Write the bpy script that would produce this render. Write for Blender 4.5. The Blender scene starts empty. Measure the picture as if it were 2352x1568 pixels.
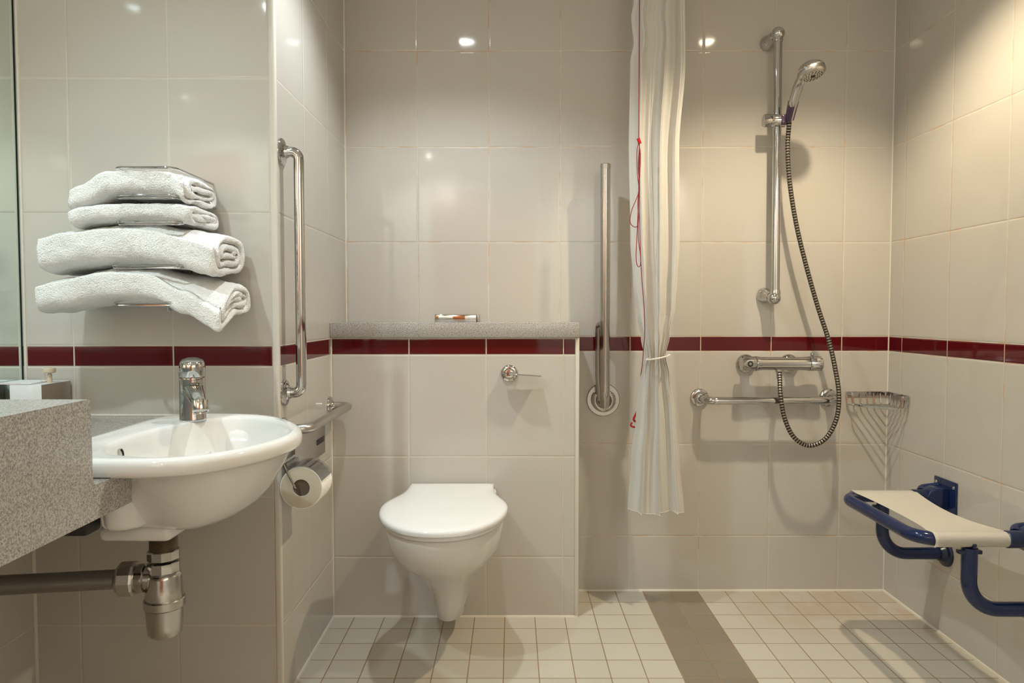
import bpy, bmesh, math, random
from mathutils import Vector, Matrix, noise
random.seed(7)
PI = math.pi
scene = bpy.context.scene
COL = scene.collection

# ------------------------------------------------------------------ camera
CAM = Vector((0.3314, -2.4795, 0.9956)); FPX = 1607.6; PITCH = -0.0401
cd = bpy.data.cameras.new('camera'); cd.sensor_width = 36.0; cd.lens = FPX / 2352 * 36.0
cd.clip_start = 0.02
cam = bpy.data.objects.new('camera', cd); COL.objects.link(cam)
cam.location = CAM; cam.rotation_euler = (PI / 2 + PITCH, 0, 0)
scene.camera = cam

# ------------------------------------------------------------------ world, exposure
w = bpy.data.worlds.new('world'); scene.world = w; w.use_nodes = True
w.node_tree.nodes['Background'].inputs[0].default_value = (1, .95, .88, 1)
w.node_tree.nodes['Background'].inputs[1].default_value = 0.3
scene.view_settings.view_transform = 'Standard'
scene.view_settings.look = 'None'
scene.view_settings.gamma = 1.0
scene.view_settings.use_curve_mapping = False
scene.view_settings.exposure = 0.14
scene.cycles.max_bounces = 7
scene.cycles.glossy_bounces = 5
scene.cycles.diffuse_bounces = 4
scene.cycles.sample_clamp_indirect = 6.0
scene.cycles.blur_glossy = 0.6
scene.cycles.use_denoising = True

# downlights: x, y, watts, colour; the last two are unseen fill lamps added for bounce
ZC = 2.21
DOWN = [(0.13, -0.70, 8.4, (.90, .97, 1.0), 124),
        (1.20, -0.70, 14.0, (1.0, .84, .60), 120),
        (-0.62, -1.79, 8.8, (.80, .97, 1.0), 124),
        (-0.42, -1.27, 2.4, (.84, .97, 1.0), 116),
        (1.38, -2.75, 46.0, (.98, .965, .90), 116),
        (-0.30, -2.95, 36.0, (.96, .97, .92), 116)]

# ------------------------------------------------------------------ dimensions
XL, XR = -0.255, 1.667          # return wall by the toilet, right wall
YV = -0.7212                    # vanity wall
YLOW = -0.217                   # boxed-in cistern wall
XM, XLW = -0.898, -0.886        # mirror plane, left lower wall tiles
YB = -3.6                       # wall behind the camera
ZB, ZBL = 0.9146, 0.862         # red border top and bottom
ROW = 0.3315; PX = 0.25

# ------------------------------------------------------------------ helpers
ORG = {}

def at(px, py, ax, v):
    """the point a picture position shows on the plane  ax = v  (reads measurements off the photograph)"""
    a = (px - 1176) / FPX; b = (784 - py) / FPX
    cp, sp = math.cos(PITCH), math.sin(PITCH)
    d = Vector((a, cp - b * sp, sp + b * cp)); i = 'xyz'.index(ax)
    return CAM + d * ((v - CAM[i]) / d[i])

def mesh_obj(name, bm, mats, parent=None, smooth=True, angle=35, recalc=True):
    if recalc: bmesh.ops.recalc_face_normals(bm, faces=bm.faces)
    o0 = ORG.get(parent.name, Vector((0, 0, 0))) if parent else None
    me = bpy.data.meshes.new(name)
    if parent is None:
        lo = Vector((min(v.co.x for v in bm.verts), min(v.co.y for v in bm.verts), min(v.co.z for v in bm.verts)))
        hi = Vector((max(v.co.x for v in bm.verts), max(v.co.y for v in bm.verts), max(v.co.z for v in bm.verts)))
        o0 = Vector(((lo.x + hi.x) / 2, (lo.y + hi.y) / 2, lo.z))
    bmesh.ops.translate(bm, verts=bm.verts, vec=-o0)
    bm.to_mesh(me); bm.free()
    if smooth:
        for p in me.polygons: p.use_smooth = True
        me.set_sharp_from_angle(angle=math.radians(angle))
    if not isinstance(mats, (list, tuple)): mats = [mats]
    for m in mats: me.materials.append(m)
    o = bpy.data.objects.new(name, me); COL.objects.link(o)
    if parent: o.parent = parent
    else: o.location = o0
    ORG[o.name] = o0.copy()
    return o

def thing(name, label, cat, loc, group=None):
    o = bpy.data.objects.new(name, None); COL.objects.link(o)
    o.location = loc; o.empty_display_size = 0.05
    o['label'] = label; o['category'] = cat
    if group: o['group'] = group
    ORG[o.name] = Vector(loc)
    return o

def tag(o, label, cat, group=None):
    o['label'] = label; o['category'] = cat
    if group: o['group'] = group
    return o

def struct(name, bm, m, smooth=False, parent=None):
    o = mesh_obj(name, bm, m, parent, smooth=smooth)
    if parent is None: o['kind'] = 'structure'
    return o

def NB(): return bmesh.new()

def box(bm, x0, x1, y0, y1, z0, z1, bev=0.0, seg=2, mi=0):
    r = bmesh.ops.create_cube(bm, size=1.0)
    vs = r['verts']
    for v in vs:
        v.co = Vector(((x0 + x1) / 2 + v.co.x * (x1 - x0), (y0 + y1) / 2 + v.co.y * (y1 - y0), (z0 + z1) / 2 + v.co.z * (z1 - z0)))
    fs = set(f for v in vs for f in v.link_faces)
    for f in fs: f.material_index = mi
    if bev > 0:
        es = list(set(e for f in fs for e in f.edges))
        bmesh.ops.bevel(bm, geom=es, offset=bev, segments=seg, profile=0.5, affect='EDGES')
    return bm

def frame_of(d):
    d = d.normalized()
    up = Vector((0, 0, 1)) if abs(d.z) < 0.9 else Vector((0, 1, 0))
    u = d.cross(up).normalized(); v = u.cross(d).normalized()
    return u, v

def smooth_path(pts, rad, seg=8):
    """round each inner corner of a polyline with an arc of about the given radius"""
    pts = [Vector(p) for p in pts]
    if isinstance(rad, (int, float)): rad = [rad] * len(pts)
    out = [pts[0]]
    for i in range(1, len(pts) - 1):
        p, a, b = pts[i], pts[i - 1], pts[i + 1]
        d1 = (a - p); d2 = (b - p)
        l1, l2 = d1.length, d2.length
        d1.normalize(); d2.normalize()
        ang = d1.angle(d2)
        if ang > PI - 0.02 or rad[i] <= 0: out.append(p); continue
        t = min(rad[i] / math.tan(ang / 2), l1 * 0.49, l2 * 0.49)
        s, e = p + d1 * t, p + d2 * t
        for k in range(seg + 1):
            q = k / seg
            # arc-like conic
            wq = math.sin(ang / 2)
            den = (1 - q) ** 2 + 2 * wq * q * (1 - q) + q * q
            out.append((s * (1 - q) ** 2 + p * 2 * wq * q * (1 - q) + e * q * q) / den)
    out.append(pts[-1])
    return out

def sweep(bm, path, r, n=16, cap=True, closed=False, mi=0, mifn=None, sx=1.0, up=None):
    """tube along a path; r is a number or a list of radii"""
    path = [Vector(p) for p in path]; m = len(path)
    rr = r if isinstance(r, (list, tuple)) else [r] * m
    tans = []
    for i in range(m):
        if closed: t = path[(i + 1) % m] - path[i - 1]
        else: t = path[min(i + 1, m - 1)] - path[max(i - 1, 0)]
        tans.append(t.normalized())
    u, v = frame_of(tans[0])
    if up is not None:
        v = Vector(up); u = tans[0].cross(v).normalized(); v = u.cross(tans[0]).normalized()
    rings = []
    for i in range(m):
        if i:
            u = (u - tans[i] * u.dot(tans[i])).normalized(); v = u.cross(tans[i]).normalized()
        ring = [bm.verts.new(path[i] + u * (math.cos(2 * PI * k / n) * rr[i] * sx) + v * (math.sin(2 * PI * k / n) * rr[i])) for k in range(n)]
        rings.append(ring)
    cnt = m if closed else m - 1
    for i in range(cnt):
        a, b = rings[i], rings[(i + 1) % m]
        for k in range(n):
            f = bm.faces.new((a[k], a[(k + 1) % n], b[(k + 1) % n], b[k]))
            f.material_index = mifn(i) if mifn else mi
    if cap and not closed:
        for rg in (rings[0], rings[-1]):
            try: bm.faces.new(rg).material_index = mi
            except ValueError: pass
    return rings

def lathe(bm, org, axis, prof, n=40, mi=0, mifn=None, cap=True):
    """prof: list of (distance along the axis, radius)"""
    org = Vector(org); axis = Vector(axis).normalized(); u, v = frame_of(axis)
    rings = []
    for (h, r) in prof:
        c = org + axis * h
        if r < 1e-6: rings.append([bm.verts.new(c)])
        else: rings.append([bm.verts.new(c + u * (math.cos(2 * PI * k / n) * r) + v * (math.sin(2 * PI * k / n) * r)) for k in range(n)])
    for i in range(len(rings) - 1):
        a, b = rings[i], rings[i + 1]
        mm = mifn(i) if mifn else mi
        for k in range(n):
            k2 = (k + 1) % n
            if len(a) == 1 and len(b) == 1: continue
            if len(a) == 1: f = bm.faces.new((a[0], b[k], b[k2]))
            elif len(b) == 1: f = bm.faces.new((a[k], b[0], a[k2]))
            else: f = bm.faces.new((a[k], a[k2], b[k2], b[k]))
            f.material_index = mm
    for rg in (rings[0], rings[-1]) if cap else ():
        if len(rg) > 1: bm.faces.new(rg).material_index = mi
    return rings

def loft(bm, rings, closed=True, cap0=False, cap1=False, mi=0):
    vr = [[bm.verts.new(Vector(p)) for p in rg] for rg in rings]
    n = len(vr[0])
    for i in range(len(vr) - 1):
        a, b = vr[i], vr[i + 1]
        for k in range(n if closed else n - 1):
            k2 = (k + 1) % n
            bm.faces.new((a[k], a[k2], b[k2], b[k])).material_index = mi
    if cap0: bm.faces.new(vr[0])
    if cap1: bm.faces.new(vr[-1])
    return vr

def prism(bm, poly, z0, z1, bev=0.0, mi=0):
    a = [bm.verts.new((x, y, z0)) for x, y in poly]; b = [bm.verts.new((x, y, z1)) for x, y in poly]
    n = len(poly); fs = []
    for k in range(n): fs.append(bm.faces.new((a[k], a[(k + 1) % n], b[(k + 1) % n], b[k])))
    fs.append(bm.faces.new(a)); fs.append(bm.faces.new(b))
    for f in fs: f.material_index = mi
    if bev:
        es = list(set(e for f in fs for e in f.edges))
        bmesh.ops.bevel(bm, geom=es, offset=bev, segments=2, profile=0.5, affect='EDGES')

def catmull(pts, per=8, closed=True):
    pts = [Vector(p) for p in pts]; n = len(pts); out = []
    rng = range(n if closed else n - 1)
    for i in rng:
        g = (lambda j: pts[j % n]) if closed else (lambda j: pts[max(0, min(n - 1, j))])
        p0, p1, p2, p3 = g(i - 1), g(i), g(i + 1), g(i + 2)
        for k in range(per):
            t = k / per
            out.append(0.5 * ((2 * p1) + (p2 - p0) * t + (2 * p0 - 5 * p1 + 4 * p2 - p3) * t * t + (3 * p1 - p0 - 3 * p2 + p3) * t ** 3))
    if not closed: out.append(pts[-1])
    return out

def lerp_table(tab, x):
    if x <= tab[0][0]: return tab[0][1]
    for (a, fa), (b, fb) in zip(tab, tab[1:]):
        if x <= b:
            t = (x - a) / (b - a); t = t * t * (3 - 2 * t)
            return fa + (fb - fa) * t
    return tab[-1][1]

# ------------------------------------------------------------------ materials
def mat(name, col, rough=0.5, metal=0.0, spec=0.5, **kw):
    m = bpy.data.materials.new(name); m.use_nodes = True
    b = m.node_tree.nodes['Principled BSDF']
    b.inputs['Base Color'].default_value = (*col, 1); b.inputs['Roughness'].default_value = rough
    b.inputs['Metallic'].default_value = metal; b.inputs['Specular IOR Level'].default_value = spec
    for k, v in kw.items(): b.inputs[k.replace('_', ' ')].default_value = v
    return m

class NT:
    def __init__(s, m): s.t = m.node_tree; s.b = s.t.nodes['Principled BSDF']
    def n(s, typ, **kw):
        nd = s.t.nodes.new(typ)
        for k, v in kw.items(): setattr(nd, k, v)
        return nd
    def link(s, a, b): s.t.links.new(a, b)
    def m(s, op, a, b=None, c=None, clamp=False):
        nd = s.n('ShaderNodeMath', operation=op); nd.use_clamp = clamp
        for i, x in enumerate((a, b, c)):
            if x is None: continue
            if isinstance(x, (int, float)): nd.inputs[i].default_value = x
            else: s.link(x, nd.inputs[i])
        return nd.outputs[0]
    def mix(s, f, a, b):
        nd = s.n('ShaderNodeMix', data_type='RGBA')
        for i, x in ((0, f), (6, a), (7, b)):
            if isinstance(x, (int, float)): nd.inputs[i].default_value = x
            elif isinstance(x, tuple): nd.inputs[i].default_value = (*x, 1)
            else: s.link(x, nd.inputs[i])
        return nd.outputs[2]
    def noise(s, vec, scale, detail=2.0, rough=.5):
        nd = s.n('ShaderNodeTexNoise'); nd.inputs['Scale'].default_value = scale
        nd.inputs['Detail'].default_value = detail; nd.inputs['Roughness'].default_value = rough
        if vec is not None: s.link(vec, nd.inputs['Vector'])
        return nd.outputs['Fac']
    def bump(s, h, strength, dist, normal=None):
        nd = s.n('ShaderNodeBump'); nd.inputs['Strength'].default_value = strength; nd.inputs['Distance'].default_value = dist
        s.link(h, nd.inputs['Height'])
        if normal: s.link(normal, nd.inputs['Normal'])
        return nd.outputs['Normal']
    def ramp(s, f, stops):
        nd = s.n('ShaderNodeValToRGB'); e = nd.color_ramp.elements
        while len(e) < len(stops): e.new(0.5)
        for i, (p, c) in enumerate(stops): e[i].position = p; e[i].color = (*c, 1)
        s.link(f, nd.inputs[0]); return nd.outputs[0]

GROUT = 0.0032
def tile_material(name, ux, u0, ux2=None, u02=0.0, tile=(.505, .482, .438), grout=(.58, .545, .465), dirt=0.0):
    """glazed 250 x 330 mm wall tiles with one 50 mm dark red border course; ux is the world axis the columns run along.
    faces whose normal points along the other axis use ux2/u02"""
    m = mat(name, tile, 0.10); t = NT(m)
    g = t.n('ShaderNodeNewGeometry'); sp = t.n('ShaderNodeSeparateXYZ'); t.link(g.outputs['Position'], sp.inputs[0])
    def colcoord(axis, o): return t.m('DIVIDE', t.m('SUBTRACT', sp.outputs[axis], o), PX)
    u = colcoord(ux, u0)
    if ux2:
        nn = t.n('ShaderNodeSeparateXYZ'); t.link(g.outputs['True Normal'], nn.inputs[0])
        s = t.m('GREATER_THAN', t.m('ABSOLUTE', nn.outputs['X']), 0.5)   # 1 on side faces
        u2 = colcoord(ux2, u02)
        u = t.m('ADD', t.m('MULTIPLY', u, t.m('SUBTRACT', 1.0, s)), t.m('MULTIPLY', u2, s))
    z = sp.outputs['Z']
    up = t.m('DIVIDE', t.m('SUBTRACT', z, ZB), ROW)
    dn = t.m('DIVIDE', t.m('SUBTRACT', ZBL, z), ROW)
    isup = t.m('GREATER_THAN', z, ZB); isdn = t.m('LESS_THAN', z, ZBL)
    band = t.m('SUBTRACT', 1.0, t.m('ADD', isup, isdn))
    # distance (m) to nearest grout line
    du = t.m('MULTIPLY', t.m('ABSOLUTE', t.m('SUBTRACT', u, t.m('ROUND', u))), PX)
    dup = t.m('MULTIPLY', t.m('ABSOLUTE', t.m('SUBTRACT', up, t.m('ROUND', up))), ROW)
    ddn = t.m('MULTIPLY', t.m('ABSOLUTE', t.m('SUBTRACT', dn, t.m('ROUND', dn))), ROW)
    dbd = t.m('MINIMUM', t.m('SUBTRACT', ZB, z), t.m('SUBTRACT', z, ZBL))
    dv = t.m('ADD', t.m('ADD', t.m('MULTIPLY', dup, isup), t.m('MULTIPLY', ddn, isdn)), t.m('MULTIPLY', t.m('ABSOLUTE', dbd), band))
    d = t.m('MINIMUM', du, dv)
    gm = t.m('SUBTRACT', 1.0, t.m('DIVIDE', t.m('SUBTRACT', d, GROUT * .36), GROUT * .28, clamp=True))   # 1 in grout
    # per tile variation
    cv = t.n('ShaderNodeCombineXYZ'); t.link(t.m('FLOOR', u), cv.inputs[0])
    t.link(t.m('ADD', t.m('FLOOR', up), t.m('MULTIPLY', band, 17.3)), cv.inputs[1])
    wn = t.n('ShaderNodeTexWhiteNoise'); t.link(cv.outputs[0], wn.inputs['Vector'])
    nz = t.noise(g.outputs['Position'], 5.0, 3.0)
    tcol = t.mix(t.m('MULTIPLY', wn.outputs['Value'], .5), tile, tuple(c * k for c, k in zip(tile, (1.0, .985, .96))))
    tcol = t.mix(t.m('MULTIPLY', nz, .35), tcol, tuple(c * k for c, k in zip(tile, (1.03, .98, .95))))
    rn = t.noise(g.outputs['Position'], 3.0, 2.0)
    rcol = t.mix(rn, (.075, .0035, .006), (.105, .006, .009))
    col = t.mix(band, tcol, rcol)
    gn = t.noise(g.outputs['Position'], 14.0, 3.0)
    gcol = t.mix(t.m('MULTIPLY', t.m('SUBTRACT', gn, .48, clamp=True), 3.0 + dirt * 4, clamp=True), grout, (.55, .38, .25) if dirt else (.52, .45, .34))
    col = t.mix(gm, col, gcol)
    t.link(col, t.b.inputs['Base Color'])
    t.link(t.m('ADD', t.m('MULTIPLY', gm, .6), .07), t.b.inputs['Roughness'])
    # relief: pillowed edges, sunk grout, gently wavy glaze
    edge = t.m('POWER', t.m('SUBTRACT', 1.0, t.m('DIVIDE', d, .006, clamp=True)), 2.0)
    wv = t.n('ShaderNodeVectorMath', operation='MULTIPLY'); t.link(g.outputs['Position'], wv.inputs[0]); wv.inputs[1].default_value = (1, 1, .28)
    w1 = t.noise(wv.outputs[0], 9.0, 1.0)
    tilt = t.m('MULTIPLY', t.m('SUBTRACT', wn.outputs['Value'], .5), t.m('SUBTRACT', u, t.m('FLOOR', u)))
    h = t.m('ADD', t.m('MULTIPLY', edge, -0.0009), t.m('MULTIPLY', w1, 0.00075))
    h = t.m('ADD', h, t.m('MULTIPLY', tilt, 0.0010))
    t.link(t.bump(h, 1.0, 1.0), t.b.inputs['Normal'])
    return m

def plain(name, col, rough=.3, bumpscale=0, bumpd=0.0, var=0.04, **kw):
    m = mat(name, col, rough, **kw); t = NT(m)
    tc = t.n('ShaderNodeTexCoord')
    nz = t.noise(tc.outputs['Object'], 6.0, 3.0)
    t.link(t.mix(nz, tuple(c * (1 - var) for c in col), tuple(min(1, c * (1 + var)) for c in col)), t.b.inputs['Base Color'])
    if bumpscale:
        t.link(t.bump(t.noise(tc.outputs['Object'], bumpscale, 3.0), 1.0, bumpd), t.b.inputs['Normal'])
    return m

M = {}
M['chrome'] = plain('chrome', (.56, .555, .55), .06, metal=1.0, bumpscale=9, bumpd=.0004)
M['chrome_dull'] = plain('worn chrome', (.50, .48, .45), .17, metal=1.0, bumpscale=160, bumpd=.00012, var=.12)
M['steel'] = plain('brushed steel', (.50, .48, .45), .28, metal=1.0, bumpscale=200, bumpd=.00006)
M['dark'] = plain('dark recess', (.015, .013, .012), .6)
M['ceramic'] = plain('white glazed ceramic', (.80, .79, .755), .045, coat=0.0) if False else plain('white glazed ceramic', (.68, .67, .645), .05, var=.01)
M['seat_white'] = plain('white seat plastic', (.72, .72, .715), .09, var=.01)
M['trim'] = plain('white edge trim', (.60, .565, .50), .18, var=.02)
M['caulk'] = plain('white silicone', (.64, .60, .52), .35, var=.04, bumpscale=60, bumpd=.0008)
M['blue'] = plain('glossy navy enamel', (.007, .018, .072), .10, var=.12)
M['blue_mat'] = plain('navy plastic', (.006, .014, .05), .28, var=.12)
M['canvas'] = plain('cream vinyl canvas', (.88, .84, .74), .5, bumpscale=900, bumpd=.0002, var=.04)
M['red'] = plain('red plastic', (.42, .004, .008), .25)
M['redcord'] = plain('red cord', (.24, .004, .008), .6, bumpscale=700, bumpd=.001)
M['paper'] = plain('tissue paper', (.90, .88, .84), .85, bumpscale=120, bumpd=.0015)
M['paperside'] = plain('paper roll end', (.60, .54, .43), .9, bumpscale=300, bumpd=.0006)
M['blackplastic'] = plain('black plastic', (.012, .012, .010), .45, bumpscale=150, bumpd=.0008)
M['taupe'] = plain('taupe lacquer', (.27, .22, .165), .10)
M['beige'] = plain('beige plastic', (.62, .52, .38), .4)
M['white'] = plain('white card', (.75, .75, .75), .6)
M['ceiling'] = plain('white ceiling paint', (.82, .80, .76), .8)
M['wood'] = None
m = mat('reddish brown door veneer', (.22, .07, .02), .35); t = NT(m)
tc = t.n('ShaderNodeTexCoord'); mp = t.n('ShaderNodeMapping'); mp.inputs['Scale'].default_value = (12, 12, 1.2); t.link(tc.outputs['Object'], mp.inputs[0])
t.link(t.mix(t.noise(mp.outputs[0], 3.0, 5.0), (.17, .045, .012), (.32, .11, .035)), t.b.inputs['Base Color']); M['wood'] = m
m = mat('purple translucent plastic', (.11, .07, .14), .12); m.node_tree.nodes['Principled BSDF'].inputs['Transmission Weight'].default_value = .35; M['purple'] = m
m = mat('mirror glass', (.80, .90, .86), 0.01, metal=1.0); M['mirror'] = m
M['mirror_edge'] = plain('dark mirror edge', (.015, .035, .028), .2)

# speckled grey solid surface
m = mat('grey speckled solid surface', (.4, .4, .38), .22); t = NT(m)
tc = t.n('ShaderNodeTexCoord')
n1 = t.noise(tc.outputs['Object'], 330.0, 2.0); n2 = t.noise(tc.outputs['Object'], 620.0, 1.0)
c1 = t.ramp(n1, [(.0, (.055, .05, .045)), (.40, (.13, .12, .11)), (.47, (.33, .31, .285)), (.56, (.40, .375, .345)), (.66, (.60, .57, .53))])
c2 = t.ramp(n2, [(.0, (.10, .08, .08)), (.36, (.16, .14, .135)), (.42, (.48, .455, .42)), (1.0, (.52, .49, .455))])
t.link(t.mix(.12, t.mix(.5, c1, c2), (0, 0, 0)), t.b.inputs['Base Color']); M['stone'] = m

# mosaic floor
m = mat('floor mosaic tiles', (.6, .55, .45), .4); t = NT(m)
g = t.n('ShaderNodeNewGeometry'); sp = t.n('ShaderNodeSeparateXYZ'); t.link(g.outputs['Position'], sp.inputs[0])
FP = 0.0985
u = t.m('DIVIDE', t.m('SUBTRACT', sp.outputs['X'], .80), FP); v = t.m('DIVIDE', t.m('ADD', sp.outputs['Y'], 0.002), 0.1005)
du = t.m('MULTIPLY', t.m('ABSOLUTE', t.m('SUBTRACT', u, t.m('ROUND', u))), FP); dv = t.m('MULTIPLY', t.m('ABSOLUTE', t.m('SUBTRACT', v, t.m('ROUND', v))), FP)
d = t.m('MINIMUM', du, dv)
nlow = t.noise(g.outputs['Position'], 2.6, 3.0)
gw = 0.0011
gm = t.m('SUBTRACT', 1.0, t.m('DIVIDE', t.m('SUBTRACT', d, gw), .0009, clamp=True))
cv = t.n('ShaderNodeCombineXYZ'); t.link(t.m('FLOOR', u), cv.inputs[0]); t.link(t.m('FLOOR', v), cv.inputs[1])
wn = t.n('ShaderNodeTexWhiteNoise'); t.link(cv.outputs[0], wn.inputs['Vector'])
grey = t.m('MULTIPLY', t.m('GREATER_THAN', sp.outputs['X'], .80), t.m('LESS_THAN', sp.outputs['X'], .80 + 2 * FP))
tcol = t.mix(wn.outputs['Value'], (.485, .45, .375), (.53, .495, .415))
worn = t.m('MULTIPLY', t.m('MULTIPLY', t.m('SUBTRACT', sp.outputs['X'], 1.0, clamp=True), 3.0, clamp=True), t.m('MULTIPLY', t.m('ADD', sp.outputs['Y'], .42, clamp=True), 4.5, clamp=True))
stain = t.m('MULTIPLY', t.m('MULTIPLY', t.m('SUBTRACT', t.noise(g.outputs['Position'], 9.0, 6.0, .65), .36, clamp=True), 5.0, clamp=True), worn)
tcol = t.mix(t.m('MULTIPLY', stain, .65), tcol, (.45, .32, .225))
fl = t.m('GREATER_THAN', t.noise(g.outputs['Position'], 260.0, 1.0), .70)
tcol = t.mix(t.m('MULTIPLY', fl, .5), tcol, (.42, .34, .25))
gcol = t.mix(wn.outputs['Value'], (.215, .18, .135), (.25, .21, .16))
tcol = t.mix(grey, tcol, gcol)
grt = t.mix(t.noise(g.outputs['Position'], 5.0, 2.0), (.17, .115, .065), (.40, .27, .15))
t.link(t.mix(gm, tcol, grt), t.b.inputs['Base Color'])
t.link(t.m('ADD', t.m('MULTIPLY', gm, .35), .30), t.b.inputs['Roughness'])
edge = t.m('POWER', t.m('SUBTRACT', 1.0, t.m('DIVIDE', d, .004, clamp=True)), 2.0)
h = t.m('ADD', t.m('MULTIPLY', edge, -.0008), t.m('MULTIPLY', t.noise(g.outputs['Position'], 180.0, 2.0), .00012))
h = t.m('ADD', h, t.m('MULTIPLY', t.noise(g.outputs['Position'], 11.0, 1.0), .0006))
t.link(t.bump(h, 1.0, 1.0), t.b.inputs['Normal']); M['floor'] = m

# terry towelling
m = mat('white terry cotton', (.80, .79, .765), .95); t = NT(m)
b = t.b; b.inputs['Sheen Weight'].default_value = .25; b.inputs['Specular IOR Level'].default_value = .1
tc = t.n('ShaderNodeTexCoord')
vo = t.n('ShaderNodeTexVoronoi'); vo.inputs['Scale'].default_value = 420.0; t.link(tc.outputs['Object'], vo.inputs['Vector'])
hh = t.m('ADD', t.m('MULTIPLY', vo.outputs['Distance'], -.5), t.noise(tc.outputs['Object'], 260.0, 3.0))
t.link(t.bump(hh, 1.0, .0028), b.inputs['Normal']); M['terry'] = m

# shower curtain
m = mat('white satin curtain fabric', (.74, .725, .68), .5); t = NT(m)
t.b.inputs['Sheen Weight'].default_value = .3; t.b.inputs['Specular IOR Level'].default_value = .4
tc = t.n('ShaderNodeTexCoord')
mp = t.n('ShaderNodeMapping'); mp.inputs['Scale'].default_value = (1, 1, .35); t.link(tc.outputs['Object'], mp.inputs[0])
hh = t.m('ADD', t.m('MULTIPLY', t.noise(mp.outputs[0], 30.0, 3.0), .7), t.m('MULTIPLY', t.noise(tc.outputs['Object'], 900.0, 1.0), .04))
t.link(t.bump(hh, 1.0, .003), t.b.inputs['Normal'])
tr = t.n('ShaderNodeBsdfTranslucent'); tr.inputs[0].default_value = (.66, .63, .57, 1)
mx = t.n('ShaderNodeMixShader'); mx.inputs[0].default_value = .25
out = t.t.nodes['Material Output']; t.link(t.b.outputs[0], mx.inputs[1]); t.link(tr.outputs[0], mx.inputs[2]); t.link(mx.outputs[0], out.inputs[0])
M['curtain'] = m
M['thread'] = plain('stitched hem thread', (.72, .66, .58), .7)

# ------------------------------------------------------------------ room
T_BACK = tile_material('back wall tiles', 'X', 0.0, dirt=1.0)
T_LOW = tile_material('cistern wall tiles', 'X', -.002, 'Y', -.1)
T_VAN = tile_material('vanity wall tiles', 'X', -.7705, 'Y', -.235)
T_RIGHT = tile_material('shower side wall tiles', 'Y', -.084, dirt=1.0)
T_LEFT = tile_material('left wall tiles', 'Y', -.9212)
T_REAR = tile_material('rear wall tiles', 'X', 0.1)

b = NB(); box(b, -1.1, XR + .2, YB - .1, 0.1, -.12, 0.0); struct('floor', b, M['floor'])
b = NB(); box(b, -1.1, XR + .2, YB - .1, 0.1, ZC, ZC + .1); struct('ceiling', b, M['ceiling'])
b = NB(); box(b, XL, XR + .15, 0.0, 0.15, 0.0, ZC); struct('wall_back', b, T_BACK)
b = NB(); box(b, XR, XR + .15, YB, 0.0, 0.0, ZC); struct('wall_right', b, T_RIGHT)
b = NB(); box(b, -1.05, XL, YV, 0.15, 0.0, ZC); struct('wall_vanity', b, T_VAN)
b = NB(); box(b, XL, .545, YLOW, 0.0, 0.0, ZB + .003); struct('wall_cistern', b, T_LOW)
b = NB(); box(b, -1.05, XLW, YB, YV, 0.0, .736); box(b, -1.05, XM - .005, YB, YV, .736, ZC); struct('wall_left', b, T_LEFT)
b = NB(); box(b, -1.05, -.35, YB - .15, YB, 0.0, ZC); box(b, .55, XR + .15, YB - .15, YB, 0.0, ZC); box(b, -.35, .55, YB - .15, YB, 2.05, ZC)
struct('wall_rear', b, T_REAR)
b = NB(); box(b, -.35, .55, YB - .06, YB - .02, 0.0, 2.05); d1 = struct('door_1', b, M['wood'])
b = NB(); sweep(b, smooth_path([(.47, YB - .02, 1.0), (.47, YB + .05, 1.0), (.36, YB + .05, 1.0)], .015), .009); mesh_obj('door_handle', b, M['chrome'], d1)

# edge trims (white plastic / tile bead on outer corners) and silicone lines
b = NB(); box(b, XL - .017, XL + .0015, YV - .0035, YV + .012, 0.0, ZC, .005, 3); struct('trim_1', b, M['trim'], smooth=True)
b = NB(); box(b, .536, .5495, YLOW - .003, YLOW + .010, 0.0, ZB + .003, .003, 3); struct('trim_2', b, M['trim'], smooth=True)
def caulk(n, a, c, r=.005):
    b = NB(); sweep(b, [a, c], r, n=8); struct(n, b, M['caulk'], smooth=True)
caulk('trim_3', (.55, 0, 0), (XR, 0, 0)); caulk('trim_4', (XR, 0, 0), (XR, YB, 0), .006)
caulk('trim_5', (XL, YLOW, 0), (.547, YLOW, 0)); caulk('trim_6', (XL, YLOW, 0), (XL, YV, 0), .006)
caulk('trim_7', (XR, 0, 0), (XR, 0, ZC), .0028); caulk('trim_8', (XL, 0, .95), (XL, 0, ZC), .003)
caulk('trim_9', (XL, YLOW, 0), (XL, YLOW, .917), .003)
caulk('trim_10', (XLW, YV, 0), (XLW, YV, .70), .005)
caulk('trim_11', (XM + .006, YV, .74), (XM + .006, YV, ZC), .0045)

# ------------------------------------------------------------------ ceiling lamps
def downlight(x, y, watts, colr, spread, lab):
    r = thing('ceiling_downlight', lab, 'ceiling light', (x, y, ZC), 'recessed ceiling downlights')
    b = NB(); lathe(b, (x, y, ZC), (0, 0, -1), [(0, .045), (.004, .045), (.007, .041), (.007, .034), (.001, .030), (.0, .0)]); mesh_obj('trim_ring', b, M['chrome'], r)
    em = mat('lit lamp face', (1, 1, 1), .4); nb = em.node_tree.nodes['Principled BSDF']
    nb.inputs['Emission Color'].default_value = (*colr, 1); nb.inputs['Emission Strength'].default_value = 90.0
    b = NB(); lathe(b, (x, y, ZC - .002), (0, 0, -1), [(0, .027), (.004, .022), (.006, .0)], n=24); mesh_obj('lamp_face', b, em, r)
    L = bpy.data.lights.new('downlight_beam', 'SPOT'); L.energy = watts * 4.4; L.color = colr; L.shadow_soft_size = .022
    L.spot_size = math.radians(spread); L.spot_blend = .6
    lo = bpy.data.objects.new('downlight_beam', L); COL.objects.link(lo); lo.parent = r; lo.location = (0, 0, -.035)
    if y < -2.5: lo.rotation_euler = (math.radians(-38), 0, 0)      # the two added fill lamps aim rearward, for soft bounce only
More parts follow.
